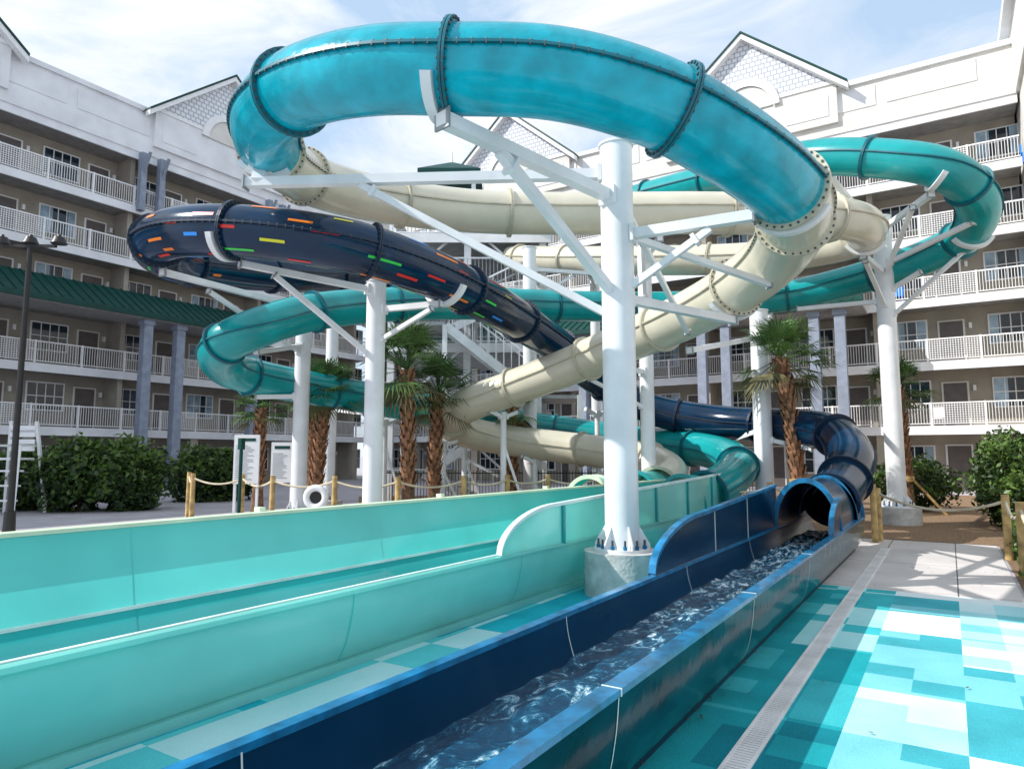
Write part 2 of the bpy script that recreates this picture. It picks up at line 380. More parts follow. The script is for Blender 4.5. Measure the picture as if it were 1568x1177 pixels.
support(X,Y,5.35,.36,[((X,Y,5.1),(-6.3,12.0,4.9),.11),((X,Y,4.2),(-5.2,13.7,3.7),.1),((X,Y,4.0),(-6.0,13.2,4.85),.08),((X,Y,3.0),(-5.9,15.6,2.95),.1),((X,Y,4.9),(-3.4,15.6,4.65),.1)],ped=(.42,.3))
X,Y=-5.46,20.5
support(X,Y,6.3,.36,[((X,Y,6.0),(-4.1,18.6,6.1),.1),((X,Y,3.0),(-3.8,17.7,2.7),.09)],ped=(.42,.3))
X,Y=.5,19.0
support(X,Y,7.5,.38,[((X,Y,6.9),(2.3,19.3,6.85),.1),((X,Y,5.1),(.7,17.6,5.1),.1),((X,Y,6),(1.8,19.3,6.8),.07),((X,Y,2.6),(.2,19.4,2.2),.08)],ped=(.42,.3))
X,Y=9.2,16.5
support(X,Y,7.5,.42,[((X,Y,7.2),(8.6,13.5,6.95),.12),((X,Y,6.0),(8.5,14,6.85),.09),((X,Y,6.3),(9.7,13.9,6.5),.1),((X,Y,6.1),(7.75,14.7,6.0),.12),((X,Y,5.2),(7.9,14.9,5.95),.09),((X,Y,5.6),(9.7,15.8,5.95),.1),((X,Y,4.9),(10.2,15.0,6.2),.08),((X,Y,7.0),(6.9,14.6,8.0),.1),((X,Y,5.4),(7.6,17.9,5.5),.1)],ped=(.5,.4),saddles=[(SBn,6,-150,-30),(SBn,8,-150,-30),(SA,4,-150,-30)])
X,Y=5.65,15.4
support(X,Y,4.9,.4,[((X,Y,4.5),(7.0,18.2,5.4),.1),((X,Y,2.2),(5.4,16.7,2.0),.1),((X,Y,4.3),(3.2,12.2,3.5),.1),((X,Y,1.6),(4.9,16.4,1.3),.08),((X,Y,2.0),(6.5,14.8,1.75),.09)],ped=(.45,.3))
X,Y=2.6,21
support(X,Y,7.2,.3,[((X,Y,6.9),(2.3,19.6,6.9),.09)],ped=(.4,.3))
X,Y=2.9,14.6
support(X,Y,6.2,.3,[((X,Y,5.9),(2.9,13.0,5.85),.1),((X,Y,5.0),(2.6,13.2,5.8),.08),((X,Y,3.4),(1.9,13.6,3.4),.1),((X,Y,2.6),(1.6,14.1,3.2),.07)],ped=(.4,.3))
X,Y=7.1,19.5
support(X,Y,7.2,.3,[((X,Y,6.4),(5.9,17.6,6.3),.1),((X,Y,5.4),(7.1,18.4,5.4),.1)],ped=(.4,.3))
for (X,Y,t) in ((-1.7,16.9,1.95),(.6,18.1,1.55),(-3.4,18.3,2.55),(2.4,17.3,1.2),(3.9,17.9,1.5),(-1.3,18.7,2.2),(-.2,15.9,2.6),(2.3,18.4,2.8)):
    support(X,Y,t,.14,[((X,Y,t-.1),(X+.35,Y+.25,t+.05),.08),((X,Y,t-.1),(X-.35,Y-.25,t+.05),.08),((X,Y,t-.7),(X+.6,Y,.1),.06)],name="slide_support_strut")

# ---------------------------------------------------------------- slide tower
mb=MB(xf=lambda x,y,z:S(x,y,z)); W=M['white']
M['green']=mat("green_metal_roof",(0.004,0.055,0.045),.5,var=.15,spec=.3)
x0,x1,y0,y1=-3.9,1.0,21.8,26.2
for x in (x0,x1,(x0+x1)/2):
    for y in (y0,y1): mb.box((x-.11,y-.11,0),(x+.11,y+.11,9.9),W)
def rail(xa,ya,xb,yb,z):
    n=max(1,int(math.hypot(xb-xa,yb-ya)/.12))
    for k in range(n+1):
        t=k/n;x=xa+(xb-xa)*t;y=ya+(yb-ya)*t
        mb.box((x-.01,y-.01,z),(x+.01,y+.01,z+1.0),M['steelG'])
    mb.beam((xa,ya,z+1.02),(xb,yb,z+1.02),.05,.05,W);mb.beam((xa,ya,z+.08),(xb,yb,z+.08),.04,.04,W)
for z in (3.0,5.2,7.0,8.8):
    mb.box((x0-.2,y0-.2,z-.25),(x1+.2,y1+.2,z-.1),M['steelG']); mb.box((x0-.25,y0-.25,z-.3),(x1+.25,y0-.2,z),W)
    if z>4: rail(x0,y0-.1,x1,y0-.1,z); rail(x0,y1,x1,y1,z);rail(x0,y0,x0,y1,z);rail(x1,y0,x1,y1,z)
for z in (0,3,5.2,7):
    mb.beam((x0,y0,z),(x0+2.45,y0,z+2.2),.07,.07,W);mb.beam((x1,y0,z),(x1-2.45,y0,z+2.2),.07,.07,W)
def flight(xa,za,xb,zb_,y,w=1.1):
    n=max(3,int(abs(zb_-za)/.18))
    for yy in (y,y+w): mb.beam((xa,yy,za-.1),(xb,yy,zb_-.1),.06,.26,W); mb.beam((xa,yy,za+.95),(xb,yy,zb_+.95),.05,.05,W)
    for k in range(n):
        t=(k+.5)/n;x=xa+(xb-xa)*t;z=za+(zb_-za)*t
        mb.box((x-.15,y,z-.02),(x+.15,y+w,z+.02),M['steelG'])
        for yy in (y,y+w): mb.box((x-.012,yy-.012,z),(x+.012,yy+.012,z+.95),W)
flight(-2.0,5.6,.8,3.4,20.2);flight(-2.0,5.6,.8,7.0,21.0) 
flight(-2.6,1.2,.8,3.4,21.2);flight(-2.6,1.2,-.4,0.05,20.2)
mb.box((.8,20.1,3.3),(2.0,22.3,3.4),M['steelG']);mb.box((-3.2,20.1,5.5),(-2.0,22.2,5.6),M['steelG']);mb.box((-3.8,20.1,1.1),(-2.6,22.2,1.2),M['steelG'])
for x,y in ((2.0,20.1),(-3.2,20.1),(.8,20.1),(-2.0,20.1)): mb.box((x-.07,y-.07,0),(x+.07,y+.07,5.5 if x<0 else 3.4),W)
cx,cy=-2.2,24;h=1.1
for sx_ in (-1,1):
    for sy_ in (-1,1): mb.box((cx+sx_*.85-.07,cy+sy_*.85-.07,8.8),(cx+sx_*.85+.07,cy+sy_*.85+.07,11.6),W)
a=[(cx-h,cy-h,11.6),(cx+h,cy-h,11.6),(cx+h,cy+h,11.6),(cx-h,cy+h,11.6),(cx,cy,12.3)]
mb.add(a,[(0,1,4),(1,2,4),(2,3,4),(3,0,4)],M['green']);mb.box((cx-h,cy-h,11.45),(cx+h,cy+h,11.59),M['green'])
mb.cyl((cx,cy,12.2),(cx,cy,12.7),.05,.02,W,8)
mb.build("slide_stair_tower")

# ---------------------------------------------------------------- hotel
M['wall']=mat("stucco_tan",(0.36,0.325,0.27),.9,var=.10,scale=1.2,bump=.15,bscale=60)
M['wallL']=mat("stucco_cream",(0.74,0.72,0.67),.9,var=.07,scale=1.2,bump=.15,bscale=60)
M['slab']=mat("slab_white",(0.80,0.81,0.83),.7,var=.07,scale=1.0)
M['rail']=mat("rail_white",(0.84,0.84,0.84),.45,var=.04)
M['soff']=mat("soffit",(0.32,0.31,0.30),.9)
M['pill']=mat("pillar_shade_bluegrey",(0.27,0.31,0.39),.8)  # blue-grey of white pillars in shadow, put into the base colour
M['glass']=mat("window_glass",(0.02,0.035,0.05),.06,var=.3)
M['curt']=mat("curtain_with_reflection",(0.30,0.42,0.52),.15,var=.35,scale=1.5)  # curtains, with bluish window reflections mixed into the base colour
M['door']=mat("door_brown",(0.12,0.10,0.095),.5)
def shingle():
    m,nt,b=newmat("shingle_white")
    tc=nt.nodes.new("ShaderNodeTexCoord");sp=nt.nodes.new("ShaderNodeSeparateXYZ");ad=nt.nodes.new("ShaderNodeMath");cb=nt.nodes.new("ShaderNodeCombineXYZ")
    nt.links.new(tc.outputs["Object"],sp.inputs[0]);nt.links.new(sp.outputs[0],ad.inputs[0]);nt.links.new(sp.outputs[1],ad.inputs[1])
    nt.links.new(ad.outputs[0],cb.inputs[0]);nt.links.new(sp.outputs[2],cb.inputs[1])
    br=nt.nodes.new("ShaderNodeTexBrick");br.inputs["Scale"].default_value=1;br.inputs["Brick Width"].default_value=.3;br.inputs["Row Height"].default_value=.26;br.inputs["Mortar Size"].default_value=.035
    br.inputs["Color1"].default_value=(.8,.81,.83,1);br.inputs["Color2"].default_value=(.76,.77,.8,1);br.inputs["Mortar"].default_value=(.42,.45,.5,1)
    nt.links.new(cb.outputs[0],br.inputs["Vector"]);nt.links.new(br.outputs["Color"],b.inputs["Base Color"]);b.inputs["Roughness"].default_value=.8
    bp=nt.nodes.new("ShaderNodeBump");bp.inputs["Strength"].default_value=.5;bp.invert=True
    nt.links.new(br.outputs["Fac"],bp.inputs["Height"]);nt.links.new(bp.outputs["Normal"],b.inputs["Normal"])
    return m
M['shing']=shingle()
FH=2.9
def wing(xf,u0,u1,parent,gables,awn,pillars,seed,pm_):
    rnd=random.Random(seed)
    mb=MB(xf)
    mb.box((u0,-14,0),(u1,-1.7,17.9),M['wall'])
    mb.box((u0,-14,17.9),(u1,.02,18.02),M['slab'])
    for k in range(1,7):
        z=k*FH; 
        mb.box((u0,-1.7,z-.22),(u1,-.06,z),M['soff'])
        mb.box((u0,-.06,z-.34),(u1,.04,z+.06),M['slab'])
    mb.box((u0,-.3,17.46),(u1,.10,18.3),pm_);mb.box((u0,-.34,18.3),(u1,.03,19.75),pm_);mb.box((u0,-.4,19.75),(u1,.16,20.0),M['slab'])
    u=u0+1
    while u<u1-3.6: mb.box((u,.03,18.5),(u+3.6,.07,19.55),M['slab']);u+=4.05
    mb.build("walls",parent)
    mb=MB(xf)
    bay=4.05;u=u0;b=0
    while u<u1-.5:
        for k in range(0,6):
            z=k*FH
            ww=1.55; wu=u+.45; z0=z+.95 if k else z+.8
            mb.box((wu-.07,-1.7,z0-.07),(wu+ww+.07,-1.64,z0+1.32),M['rail'])
            pm=M['curt'] if rnd.random()<.5 else M['glass']
            mb.box((wu,-1.7,z0),(wu+ww,-1.625,z0+1.25),M['glass'])
            if pm is M['curt']:
                a=rnd.uniform(.2,.5); mb.box((wu,-1.7,z0),(wu+ww*a,-1.62,z0+1.25),pm); mb.box((wu+ww*(1-a*.6),-1.7,z0),(wu+ww,-1.62,z0+1.25),pm)
            for q in (1,2,3): mb.box((wu+ww*q/4-.02,-1.7,z0),(wu+ww*q/4+.02,-1.61,z0+1.25),M['rail'])
            mb.box((wu,-1.7,z0+.62),(wu+ww,-1.612,z0+.66),M['rail'])
            du=u+2.55
            mb.box((du-.08,-1.7,z),(du+1.0,-1.645,z+2.15),M['wallL'] if rnd.random()<.5 else M['rail'])
            mb.box((du,-1.7,z+.02),(du+.92,-1.63,z+2.08),M['door'])
            mb.box((du+1.15,-1.7,z+1.7),(du+1.27,-1.56,z+1.95),M['rail'])
            if rnd.random()<.3:
                c=rnd.choice((M['rimB'],M['fb'],M['rail'],M['rail'])); q=u+rnd.uniform(.4,3)
                if k: mb.box((q,-.9,z+.4),(q+.5,-.5,z+.45),c);mb.box((q,-.95,z+.4),(q+.5,-.9,z+.95),c);mb.box((q+.02,-.9,z),(q+.06,-.5,z+.4),c);mb.box((q+.44,-.9,z),(q+.48,-.5,z+.4),c)
        if b%2==0:
            for k in range(0,6): mb.box((u-.12,-1.7,k*FH),(u+.12,-.35,(k+1)*FH-.22),M['wall'])
        mb.box((u-.22,-.5,0),(u+.22,-.08,FH-.34),M['wall'])
        u+=bay;b+=1
    mb.build("windows_and_doors",parent)
    mb=MB(xf)
    for k in range(1,6):
        z=k*FH;u=u0;n=0
        while u<u1-.01:
            e=min(u+2.025,u1)
            mb.box((u-.04,-.09,z+.06),(u+.04,-.01,z+1.12),M['rail'])
            mb.box((u+.04,-.075,z+1.04),(e-.04,-.025,z+1.10),M['rail']);mb.box((u+.04,-.07,z+.14),(e-.04,-.03,z+.18),M['rail'])
            if n%4==1:
                q=u+.1
                while q<e-.05: mb.box((q-.012,-.06,z+.18),(q+.012,-.04,z+1.04),M['rail']);q+=.1
                h=z+.26
                while h<z+1.03: mb.box((u+.04,-.062,h-.012),(e-.04,-.038,h+.012),M['rail']);h+=.1
            else:
                q=u+.12
                while q<e-.05: mb.box((q-.011,-.06,z+.18),(q+.011,-.04,z+1.04),M['rail']);q+=.115
            u+=2.025;n+=1
    mb.build("balcony_railings",parent)
    mb=MB(xf)
    for g in gables:
        hw=4.6;zb=20.0;za=23.9
        mb.box((g-hw+.2,-.3,18.0),(g+hw-.2,.28,20.05),pm_)
        mb.box((g-hw+.6,.28,18.4),(g-2.0,.31,19.5),M['slab']);mb.box((g+2.0,.28,18.4),(g+hw-.6,.31,19.5),M['slab'])
        mb.add([(g-hw,.3,zb),(g+hw,.3,zb),(g,.3,za)],[(0,1,2)],M['shing'])
        mb.box((g-hw,-.2,zb-.02),(g-1.7,.34,zb+.16),M['rail']);mb.box((g+1.7,-.2,zb-.02),(g+hw,.34,zb+.16),M['rail'])
        for sgn in (-1,1):
            e=g+sgn*(hw+.35);zz=zb-.3
            vs=[(e,.75,zz),(g,.75,za+.02),(g,-7,za+.02),(e,-7,zz)]
            vs+=[(x,y,z+.12) for x,y,z in vs]
            mb.add(vs,[(0,1,2,3),(4,5,6,7),(0,1,5,4),(2,3,7,6),(0,3,7,4)],M['green'])
            vs=[(e,.70,zz-.02),(g,.70,za),(g,.70,za-.28),(e,.70,zz-.30)]
            vs+=[(x,.3,z) for x,y,z in vs]
            mb.add(vs,[(0,1,2,3),(4,5,6,7),(0,1,5,4),(2,3,7,6),(0,3,7,4)],M['rail'])
        n=18
        for (r0,r1,d,m) in ((1.35,1.75,.42,M['rail']),(0,1.35,.345,M['wallL'])):
            vs=[]
            for k in range(n+1):
                a=math.pi*k/n; vs+= [(g+r0*math.cos(a),d,zb-.3+r0*math.sin(a)),(g+r1*math.cos(a),d,zb-.3+r1*math.sin(a)),(g+r1*math.cos(a),.3,zb-.3+r1*math.sin(a))]
            mb.add(vs,[(3*k,3*k+1,3*k+4,3*k+3) for k in range(n)]+[(3*k+1,3*k+2,3*k+5,3*k+4) for k in range(n)],m)
    if gables: mb.build("roof_gables",parent)
    mb=MB(xf)
    for a,b in awn:
        vs=[(a,0.05,10.0),(b,0.05,10.0),(b,2.3,8.6),(a,2.3,8.6)];vs+=[(x,y,z-.1) for x,y,z in vs]
        mb.add(vs,[(0,1,2,3),(4,5,6,7),(0,3,7,4),(1,2,6,5)],M['green'])
        mb.box((a,2.25,8.35),(b,2.36,8.6),M['green'])
        mb.box((a,.05,8.30),(b,2.2,8.42),M['soff'])
        q=a
        while q<=b: mb.beam((q,.05,10.02),(q,2.3,8.62),.04,.06,M['green']);q+=.45
    for p in pillars:
        mb.box((p-.22,1.6,0),(p+.22,2.04,8.3),M['pill']);mb.box((p-.28,1.54,8.05),(p+.28,2.10,8.3),M['pill'])
    if awn: mb.build("green_awning",parent)
hotel=empty("hotel_building")
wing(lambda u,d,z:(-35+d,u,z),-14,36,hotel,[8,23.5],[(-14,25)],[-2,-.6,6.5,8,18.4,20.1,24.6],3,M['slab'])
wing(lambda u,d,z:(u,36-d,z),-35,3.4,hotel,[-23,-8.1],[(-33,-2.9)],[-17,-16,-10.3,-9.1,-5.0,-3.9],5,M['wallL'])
mb=MB()
mb.box((3.5,14,0),(14,50,18.0),M['wallL']);mb.box((3.35,14,17.5),(14,50,20.6),M['wallL']);mb.box((3.0,14,20.6),(14,50,21.0),M['slab'])
mb.build("side_wing",hotel)
mb=MB(lambda u,d,z:(-35+d,u,z))
for p in (18.6,19.6,26.5,27.5): mb.box((p-.15,.05,14.3),(p+.15,.4,17.4),M['pill']);mb.beam((p,.3,16.2),(p,.9,17.3),.12,.12,M['pill'])
mb.build("bracket_posts",hotel)

# ---------------------------------------------------------------- ground
def concmat(name,c,w,h):
    m,nt,b=newmat(name)
    tc=nt.nodes.new("ShaderNodeTexCoord");br=nt.nodes.new("ShaderNodeTexBrick");br.offset=0
    br.inputs["Scale"].default_value=1;br.inputs["Brick Width"].default_value=w;br.inputs["Row Height"].default_value=h;br.inputs["Mortar Size"].default_value=.008
    br.inputs["Color1"].default_value=(*c,1);br.inputs["Color2"].default_value=(*[x*.93 for x in c],1);br.inputs["Mortar"].default_value=(.12,.12,.12,1)
    nt.links.new(tc.outputs["Object"],br.inputs["Vector"])
    n=nt.nodes.new("ShaderNodeTexNoise");n.inputs["Scale"].default_value=1.3;n.inputs["Detail"].default_value=8;nt.links.new(tc.outputs["Object"],n.inputs["Vector"])
    mx=nt.nodes.new("ShaderNodeMixRGB");mx.blend_type='MULTIPLY';mx.inputs[0].default_value=.45
    nt.links.new(br.outputs["Color"],mx.inputs[1]);nt.links.new(n.outputs["Fac"],mx.inputs[2]);nt.links.new(mx.outputs[0],b.inputs["Base Color"])
    b.inputs["Roughness"].default_value=.85
    n2=nt.nodes.new("ShaderNodeTexNoise");n2.inputs["Scale"].default_value=90;nt.links.new(tc.outputs["Object"],n2.inputs["Vector"])
    bp=nt.nodes.new("ShaderNodeBump");bp.inputs["Strength"].default_value=.2;bp.inputs["Distance"].default_value=.01;nt.links.new(n2.outputs["Fac"],bp.inputs["Height"]);nt.links.new(bp.outputs["Normal"],b.inputs["Normal"])
    return m
def padmat(name,cols,c1=.93,c2x=1.55,c2y=1.86,off=(0,0),w_small=.45):
    m,nt,b=newmat(name); L=nt.links.new
    tc=nt.nodes.new("ShaderNodeTexCoord")
    def snap(sx,sy):
        v=nt.nodes.new("ShaderNodeVectorMath");v.operation='MULTIPLY_ADD';v.inputs[1].default_value=(sx,sy,0);v.inputs[2].default_value=(off[0],off[1],0);L(tc.outputs["Object"],v.inputs[0])
        f=nt.nodes.new("ShaderNodeVectorMath");f.operation='FLOOR';L(v.outputs[0],f.inputs[0]);return f
    f1=snap(1/c1,1/c1);w1=nt.nodes.new("ShaderNodeTexWhiteNoise");w1.noise_dimensions='2D';L(f1.outputs[0],w1.inputs["Vector"])
    f2=snap(1/c2x,1/c2y);w2=nt.nodes.new("ShaderNodeTexWhiteNoise");w2.noise_dimensions='2D';L(f2.outputs[0],w2.inputs["Vector"])
    a=nt.nodes.new("ShaderNodeMath");a.operation='MULTIPLY';a.inputs[1].default_value=w_small;L(w1.outputs["Value"],a.inputs[0])
    c=nt.nodes.new("ShaderNodeMath");c.operation='MULTIPLY_ADD';c.inputs[1].default_value=1-w_small;L(w2.outputs["Value"],c.inputs[0]);L(a.outputs[0],c.inputs[2])
    r=nt.nodes.new("ShaderNodeValToRGB");r.color_ramp.interpolation='CONSTANT';e=r.color_ramp.elements
    e[0].position=0;e[0].color=(*cols[0][1],1);e[1].position=cols[1][0];e[1].color=(*cols[1][1],1)
    for p,k in cols[2:]: q=e.new(p);q.color=(*k,1)
    L(c.outputs[0],r.inputs["Fac"])
    n=nt.nodes.new("ShaderNodeTexNoise");n.inputs["Scale"].default_value=160;n.inputs["Detail"].default_value=3;L(tc.outputs["Object"],n.inputs["Vector"])
    mx=nt.nodes.new("ShaderNodeMixRGB");mx.blend_type='OVERLAY';mx.inputs[0].default_value=.4;L(r.outputs[0],mx.inputs[1]);L(n.outputs["Fac"],mx.inputs[2])
    n3=nt.nodes.new("ShaderNodeTexNoise");n3.inputs["Scale"].default_value=1.7;n3.inputs["Detail"].default_value=6;L(tc.outputs["Object"],n3.inputs["Vector"])
    m3=nt.nodes.new("ShaderNodeMixRGB");m3.blend_type='OVERLAY';m3.inputs[0].default_value=.4;L(mx.outputs[0],m3.inputs[1]);L(n3.outputs["Fac"],m3.inputs[2]);L(m3.outputs[0],b.inputs["Base Color"])
    b.inputs["Roughness"].default_value=.95;b.inputs["Specular IOR Level"].default_value=.1
    bp=nt.nodes.new("ShaderNodeBump");bp.inputs["Strength"].default_value=.5;bp.inputs["Distance"].default_value=.01;L(n.outputs["Fac"],bp.inputs["Height"]);L(bp.outputs["Normal"],b.inputs["Normal"])
    return m
M['gconc']=concmat("ground_concrete",(.58,.54,.57),3.0,3.0)
M['wconc']=concmat("walk_concrete",(.80,.75,.72),1.0,2.4)
M['padR']=padmat("mosaic_pad",[(0,(.06,.40,.46)),(.20,(.20,.58,.63)),(.34,(.40,.73,.76)),(.50,(.60,.80,.81)),(.66,(.74,.82,.82))],.31,.62,.93,(0,.1),.3)
M['padShade']=padmat("mosaic_pad_teal_shaded",[(0,(.008,.22,.27)),(.30,(.015,.34,.38)),(.55,(.05,.46,.50)),(.72,(.38,.74,.74))],.31,.62,.93,(.0,.1),.2)  # teal tiles, darkened with the shadow beside the flume put into the colours
M['padL']=padmat("mosaic_pad_flumes",[(0,(.01,.36,.46)),(.3,(.02,.46,.55)),(.55,(.12,.62,.64)),(.72,(.5,.80,.80))],.62,.93,1.86,(.2,.35))
M['mulch']=mat("mulch",(.30,.19,.11),.95,var=.5,scale=25,bump=1.0,bscale=60)
def sheet(name,pts,z,m):
    mb=MB();mb.add([(x,y,z) for x,y in pts],[tuple(range(len(pts)))],m);return mb.build(name)
R=900
sheet("ground",[(-R,-R),(R,-R),(R,R),(-R,R)],-.008,M['gconc'])
sheet("splash_pad",[(-.62,-4),(3,-4),(3,3),(.62,3.4),(.62,9.5),(-.62,9.5)],.004,M['padR'])
sheet("splash_pad_shaded_strip",[(-1.5,-4),(-.62,-4),(-.62,9.5),(-1.5,9.5)],.004,M['padShade'])  # strip along the flume, its shade carried by the darker tile colours
sheet("splash_pad",[(-4.0,-4),(-2.0,-4),(-2.0,13),(-4.0,13)],.004,M['padL'])
sheet("walkway",[(-1.5,9.5),(.62,9.5),(.62,15.2),(-1.5,15.2)],.004,M['wconc'])
sheet("mulch_bed",[(.66,3.6),(8,3.6),(8,34),(-8,34),(-8,24),(-5,21),(-2,15.3),(.66,15.3)],.0,M['mulch'])
sheet("mulch_bed",[(-6.2,7),(-6.2,24),(-14,27),(-20,20),(-14,14),(-9.5,9)],.0,M['mulch'])
mb=MB()
M['drk']=mat("drain_slot_dark",(.10,.10,.10),.9);M['drs']=mat("drain_slats",(.80,.78,.76),.6)
mb.box((-1.09,-1,.004),(-1.07,13.8,.014),M['drs']);mb.box((-.97,-1,.004),(-.95,13.8,.014),M['drs'])
mb.box((-1.07,-1,.004),(-.97,13.8,.008),M['drk'])
y=-1
while y<13.8: mb.box((-1.07,y,.0081),(-.97,y+.024,.013),M['drs']);y+=.034
mb.build("drain_grate")
M['deb']=mat("leaf_litter",(.12,.08,.04),.9,var=.4)
mb=MB()
for k in range(130):
    if k<95: x=-1.47+abs(random.gauss(0,.06));y=random.uniform(2,14)
    else: x=random.uniform(-1.3,.6);y=random.choice((random.uniform(9.6,15),random.uniform(9.6,15),random.uniform(3,9)))
    a=random.uniform(0,6.28);s_=random.uniform(.005,.012);c,d=math.cos(a)*s_,math.sin(a)*s_
    mb.add([(x-c*2,y-d*2,.018),(x+d,y-c,.022),(x+c*2,y+d*2,.019),(x-d,y+c,.02)],[(0,1,2,3)],M['deb'])
mb.build("leaf_litter")

# ---------------------------------------------------------------- plants
M['frond']=mat("palm_frond",(.08,.16,.04),.45,var=.5,scale=4,trans=.25)
M['frondD']=mat("palm_frond_dry",(.16,.15,.06),.7,var=.4,trans=.15)
M['bark']=mat("palm_bark",(.22,.12,.07),.95,var=.4,scale=12,bump=.6)
M['boot']=mat("palm_boot",(.38,.19,.10),.9,var=.45,scale=9)
M['wood']=mat("post_wood",(.55,.37,.15),.8,var=.3,scale=8,bump=.3)
M['rope']=mat("rope",(.66,.58,.42),.9,var=.2,bump=.5,bscale=80)
def palm(X,Y,h,lean=(0,0),brace=False,rad=1.1,nf=34):
    mb=MB();b=S(X,Y,0);top=b+Vector((lean[0],lean[1],h))
    seg=10
    def tp(t): return b.lerp(top,t)+Vector((lean[0],lean[1],0))*(-.5*t*(1-t))
    for k in range(seg):
        t0,t1=k/seg,(k+1)/seg;r=lambda t:.15-.05*t+.05*math.exp(-t*10)+(.05 if t>.55 else 0)*(t-.55)*2
        mb.cyl(tp(t0),tp(t1),r(t0),r(t1),M['bark'],12,caps=False)
    nb=int(h*34)
    for k in range(nb):
        t=.25+.74*k/nb;a=k*2.4;d=Vector((math.cos(a),math.sin(a),0));p=tp(t)+d*.11
        w=Vector((-d.y,d.x,0))
        q=p+d*.09+Vector((0,0,.16));mb.add([p-w*.06,p+w*.06,q+w*.03,q-w*.03,p+d*.02-w*.05-Vector((0,0,.05)),p+d*.02+w*.05-Vector((0,0,.05))],[(0,1,2,3),(4,5,2,3)],M['boot'])
    for k in range(nf):
        a=k*2.399+random.uniform(-.2,.2);el=random.uniform(-.9,1.35) if k>6 else random.uniform(.8,1.5)
        d=Vector((math.cos(a)*math.cos(el),math.sin(a)*math.cos(el),math.sin(el)))
        L=rad*random.uniform(.4,.55);p0=tp(1);p1=p0+d*L-Vector((0,0,.05))
        m=M['frondD'] if el<-.55 else M['frond']
        mb.beam(p0,p1,.025,.015,m)
        sd=d.cross(Vector((0,0,1)));sd=sd.normalized() if sd.length>.1 else Vector((1,0,0));up=sd.cross(d).normalized()
        nb2=15
        for j in range(nb2):
            f=(j/(nb2-1)-.5)*2.7
            bd=(d*math.cos(f)+sd*math.sin(f)+up*.15*math.cos(f)).normalized();bl=rad*random.uniform(.5,.68)*(1-.25*abs(f)/1.35)
            m1=p1+bd*bl*.55;e=p1+bd*bl-Vector((0,0,.22*bl+.15*bl*random.random()));w=bd.cross(up).normalized()*.02
            mb.add([p1-w*.3,p1+w*.3,m1+w,m1-w,e],[(0,1,2,3),(3,2,4)],m)
    if brace:
        for k in range(3):
            a=k*2.09+.4;d=Vector((math.cos(a),math.sin(a),0));mb.beam(tp(.28)+d*.15,b+d*.95,.06,.06,M['wood'])
        mb.cyl(tp(.26),tp(.30),.20,.20,M['wood'],12)
    return mb.build("palm_tree")
palm(-2.25,15,3.5,(-.1,0),rad=1.35,nf=44);palm(-1.85,16.2,3.1,(.05,.1),rad=1.15);palm(6.3,15.0,3.75,(-.3,-.2),True,rad=1.25,nf=40)
palm(-4.85,17,3.2,(.2,.1),rad=1.1);palm(-7.0,19,2.9,rad=.9);palm(0,18.5,2.9,rad=.9);palm(10.9,19,3.5,(-.1,0),True,rad=1.05);palm(-6.4,22,3.5,rad=1.0)
M['lfA']=mat("leaf_dark",(.035,.075,.02),.5,var=.4,scale=5,trans=.2);M['lfB']=mat("leaf_light",(.12,.21,.04),.45,var=.3,scale=5,trans=.3)
def shrub(pts,n,name="shrub",sz=.07,mats=None):
    mb=MB();mats=mats or (M['lfA'],M['lfB'])
    for (x,y,z,rx,ry,rz) in pts:
        for k in range(14):
            a=random.uniform(0,6.28);e=random.uniform(.2,1.3);mb.cyl((x+random.uniform(-.2,.2)*rx,y+random.uniform(-.2,.2)*ry,0),(x+math.cos(a)*math.cos(e)*rx*.8,y+math.sin(a)*math.cos(e)*ry*.8,z+math.sin(e)*rz*.7),.02,.006,M['bark'],5,False)
        for k in range(n):
            while True:
                v=Vector([random.uniform(-1,1) for _ in range(3)])
                if v.length<1: break
            v=v*(.6+.4*random.random()); v=v.normalized()*(v.length**.5)
            nn=noise.noise(Vector((x+v.x*2.5,y+v.y*2.5,v.z*2.5)))
            v=v*(1+.45*nn)
            p=Vector((x+v.x*rx,y+v.y*ry,max(.03,z+v.z*rz)))
            a=Vector([random.gauss(0,1) for _ in range(3)]).normalized();b_=a.cross(Vector([random.gauss(0,1) for _ in range(3)])).normalized()
            s=sz*random.uniform(.6,1.4);m=mats[1] if random.random()<.35+.4*v.z+.5*nn else mats[0]
            mb.add([p-a*s,p+b_*s*.5,p+a*s,p-b_*s*.5],[(0,1,2,3)],m)
    return mb.build(name)
def sp(X,Y,z,rx,ry,rz): p=S(X,Y,z);return (p.x,p.y,p.z,rx,ry,rz)
shrub([sp(-14.6,21,.95,1.25,1.2,1.1),sp(-13,20.5,1.05,1.25,1.2,1.15),sp(-11.6,20.8,1.0,1.25,1.2,1.15)],5000,"hedge",.1)
shrub([sp(-11.2,25,.9,1.3,1.2,1.2),sp(-10.4,25.5,.9,1.0,1,1.1)],3500,"hedge",.1)
shrub([sp(11.5,15.8,1.0,.9,1.0,1.05),sp(12.3,16.8,1.1,1.1,1.1,1.2),sp(11.3,14.9,.55,.7,.8,.7)],6000,"shrub",.065,(M['lfA'],M['lfB']))
shrub([(2.6,21,1.0,1.4,1.5,1.2),(-1.0,24,.8,1.2,1.2,.9)],3500,"shrub",.08)
shrub([(.95,8.4,.08,.25,1.4,.2),(1.0,11,.12,.3,1.4,.28),(1.05,13.6,.16,.35,1.5,.35),(1.2,16,.2,.4,1.2,.45)],2200,"groundcover_plants",.04,(M['lfB'],M['lfB']))

